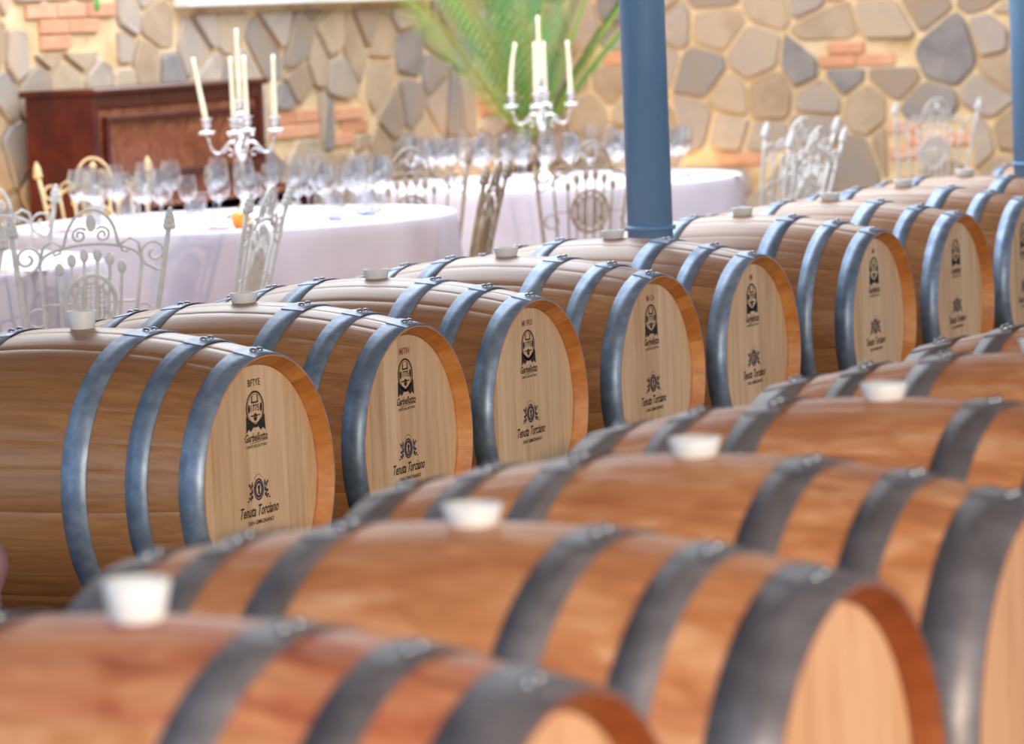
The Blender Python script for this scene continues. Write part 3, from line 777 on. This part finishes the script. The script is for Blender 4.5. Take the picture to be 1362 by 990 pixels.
# ------------------------------------------------------------------ palm
PX, PY = -3.86, 10.27
pt = thing('plant_pot', 'dark red glazed pot on the floor holding the palm', 'pot', (PX, PY, 0))
MB().lathe([(.15,0),(.17,.02),(.23,.40),(.24,.62),(.26,.64),(.26,.70),(.225,.70),(.22,.64)], 28).build('body', M_pot, pt)
MB().lathe([(1e-5,.645),(.22,.64)], 20, cap=False).build('soil', M_soil, pt)
pl = thing('palm', 'tall green feather palm with arching fronds in the corner of the stone walls', 'palm', (PX, PY, .64))
MB().lathe([(.07,0),(.085,.06),(.075,.12),(.06,.20),(.03,.26)], 14).build('trunk', M_trunk, pl)
def frond(az, el, L, droop, seed):
    rnd = random.Random(seed); pts = []; d = Vector((math.cos(az)*math.cos(el), math.sin(az)*math.cos(el), math.sin(el)))
    p = Vector((.03*math.cos(az), .03*math.sin(az), .2)); n = 20; axis = Vector((-math.sin(az), math.cos(az), 0))
    for i in range(n+1):
        pts.append(p.copy()); p = p+d*(L/n)
        d.z -= droop/n*(.4+1.2*i/n); d.normalize()
    r = MB().tube(pts, .009, 6, taper=(1.2,.2)).build('frond_stalk', M_rachis, pl)
    lv = MB()
    for i in range(3, n*2):
        s = i/(n*2); k = min(int(s*n), n-1); fr_ = s*n-k; c = pts[k].lerp(pts[k+1], fr_); tdir = (pts[k+1]-pts[k]).normalized()
        for sg in (-1, 1):
            side = (tdir.cross(Vector((0,0,1)))).normalized()*sg if abs(tdir.z) < .98 else axis*sg
            ln = L*.24*math.sin(PI*min(1, .12+s*.86))**.7*rnd.uniform(.85,1.1)
            upv = side.cross(tdir).normalized()*sg
            dv = (tdir*.70+side*.72+upv*.16+Vector((0,0,-.06))).normalized(); wv = dv.cross(upv).normalized()*.006
            m1 = c+dv*ln*.45; tip = c+dv*ln+Vector((0,0,-.10*ln))
            lv.add([c-wv*.5, m1-wv+upv*.003, tip, m1+wv+upv*.003, m1-upv*.004], [(0,1,4),(1,2,4),(0,4,3),(4,2,3)], False)
    o = lv.build('leaflets', M_frond, r); o['kind'] = 'stuff'
def vaz(a): return math.atan2(RGT[1]*math.cos(a)+FWD[1]*math.sin(a), RGT[0]*math.cos(a)+FWD[0]*math.sin(a))
for k, (a, el, L, dr) in enumerate(((PI*1.25,.86,1.7,.25),(PI*1.26,1.10,1.5,.4),(PI*.6,1.42,1.3,.2),(PI*1.65,1.35,1.4,.4),(-.25,1.22,1.4,.3),(-.12,1.02,1.3,.4),(-.45,.92,1.1,.5),(PI*1.25,1.25,2.0,3.1),(PI*1.5,1.36,1.2,.4))):
    frond(vaz(a), el, L, dr, 50+k)

# small trailing sprig above the piano
sg = thing('wall_sprig', 'dark green trailing leaf sprig hanging on the stone wall above the piano', 'plant', (XW+.06, 7.42, 2.05))
MB().tube([(0,0,0),(.02,.0,-.12),(.03,.01,-.27),(.03,.0,-.40)], .003, 5).build('stem', M_rachis, sg)
for k, (y, z) in enumerate(((.03,-.10),(-.03,-.17),(.03,-.24),(-.03,-.31),(.0,-.40))):
    MB().ball((.03, y, z), .035, 8, (.25,.7,1.1)).build('leaf', M_frond, sg)
MB().lathe([(.012,-.02),(.012,.02)], 8, axis='x').build('hook', M_black, sg)

# floor uplights that wash the stone warm
def uplight(loc, label, e, tilt):
    t = thing('floor_uplight', label, 'lamp', loc)
    MB().lathe([(.07,0),(.08,.02),(.075,.13),(.07,.135),(.066,.12)], 20).build('housing', M_black, t)
    MB().lathe([(1e-5,.119),(.064,.119)], 20, cap=False).build('lens', M_lampglow, t)
    l = lamp('uplight_bulb', 'SPOT', (loc[0], loc[1], loc[2]+.16), e, (1.0,.66,.30), spot_size=math.radians(120), spot_blend=.8, shadow_soft_size=.06)
    aim(l, tilt)
uplight((-4.45, 11.15, 0), 'black floor uplight behind the palm pot', 38, (-.15,.15,1))
uplight((-4.1, 12.2, 0), 'black floor uplight at the foot of the wall beside the palm', 24, (0,.25,1))
uplight((-4.42, 6.35, 0), 'black floor uplight between the wall and the piano side', 40, (-.2,-.1,1))
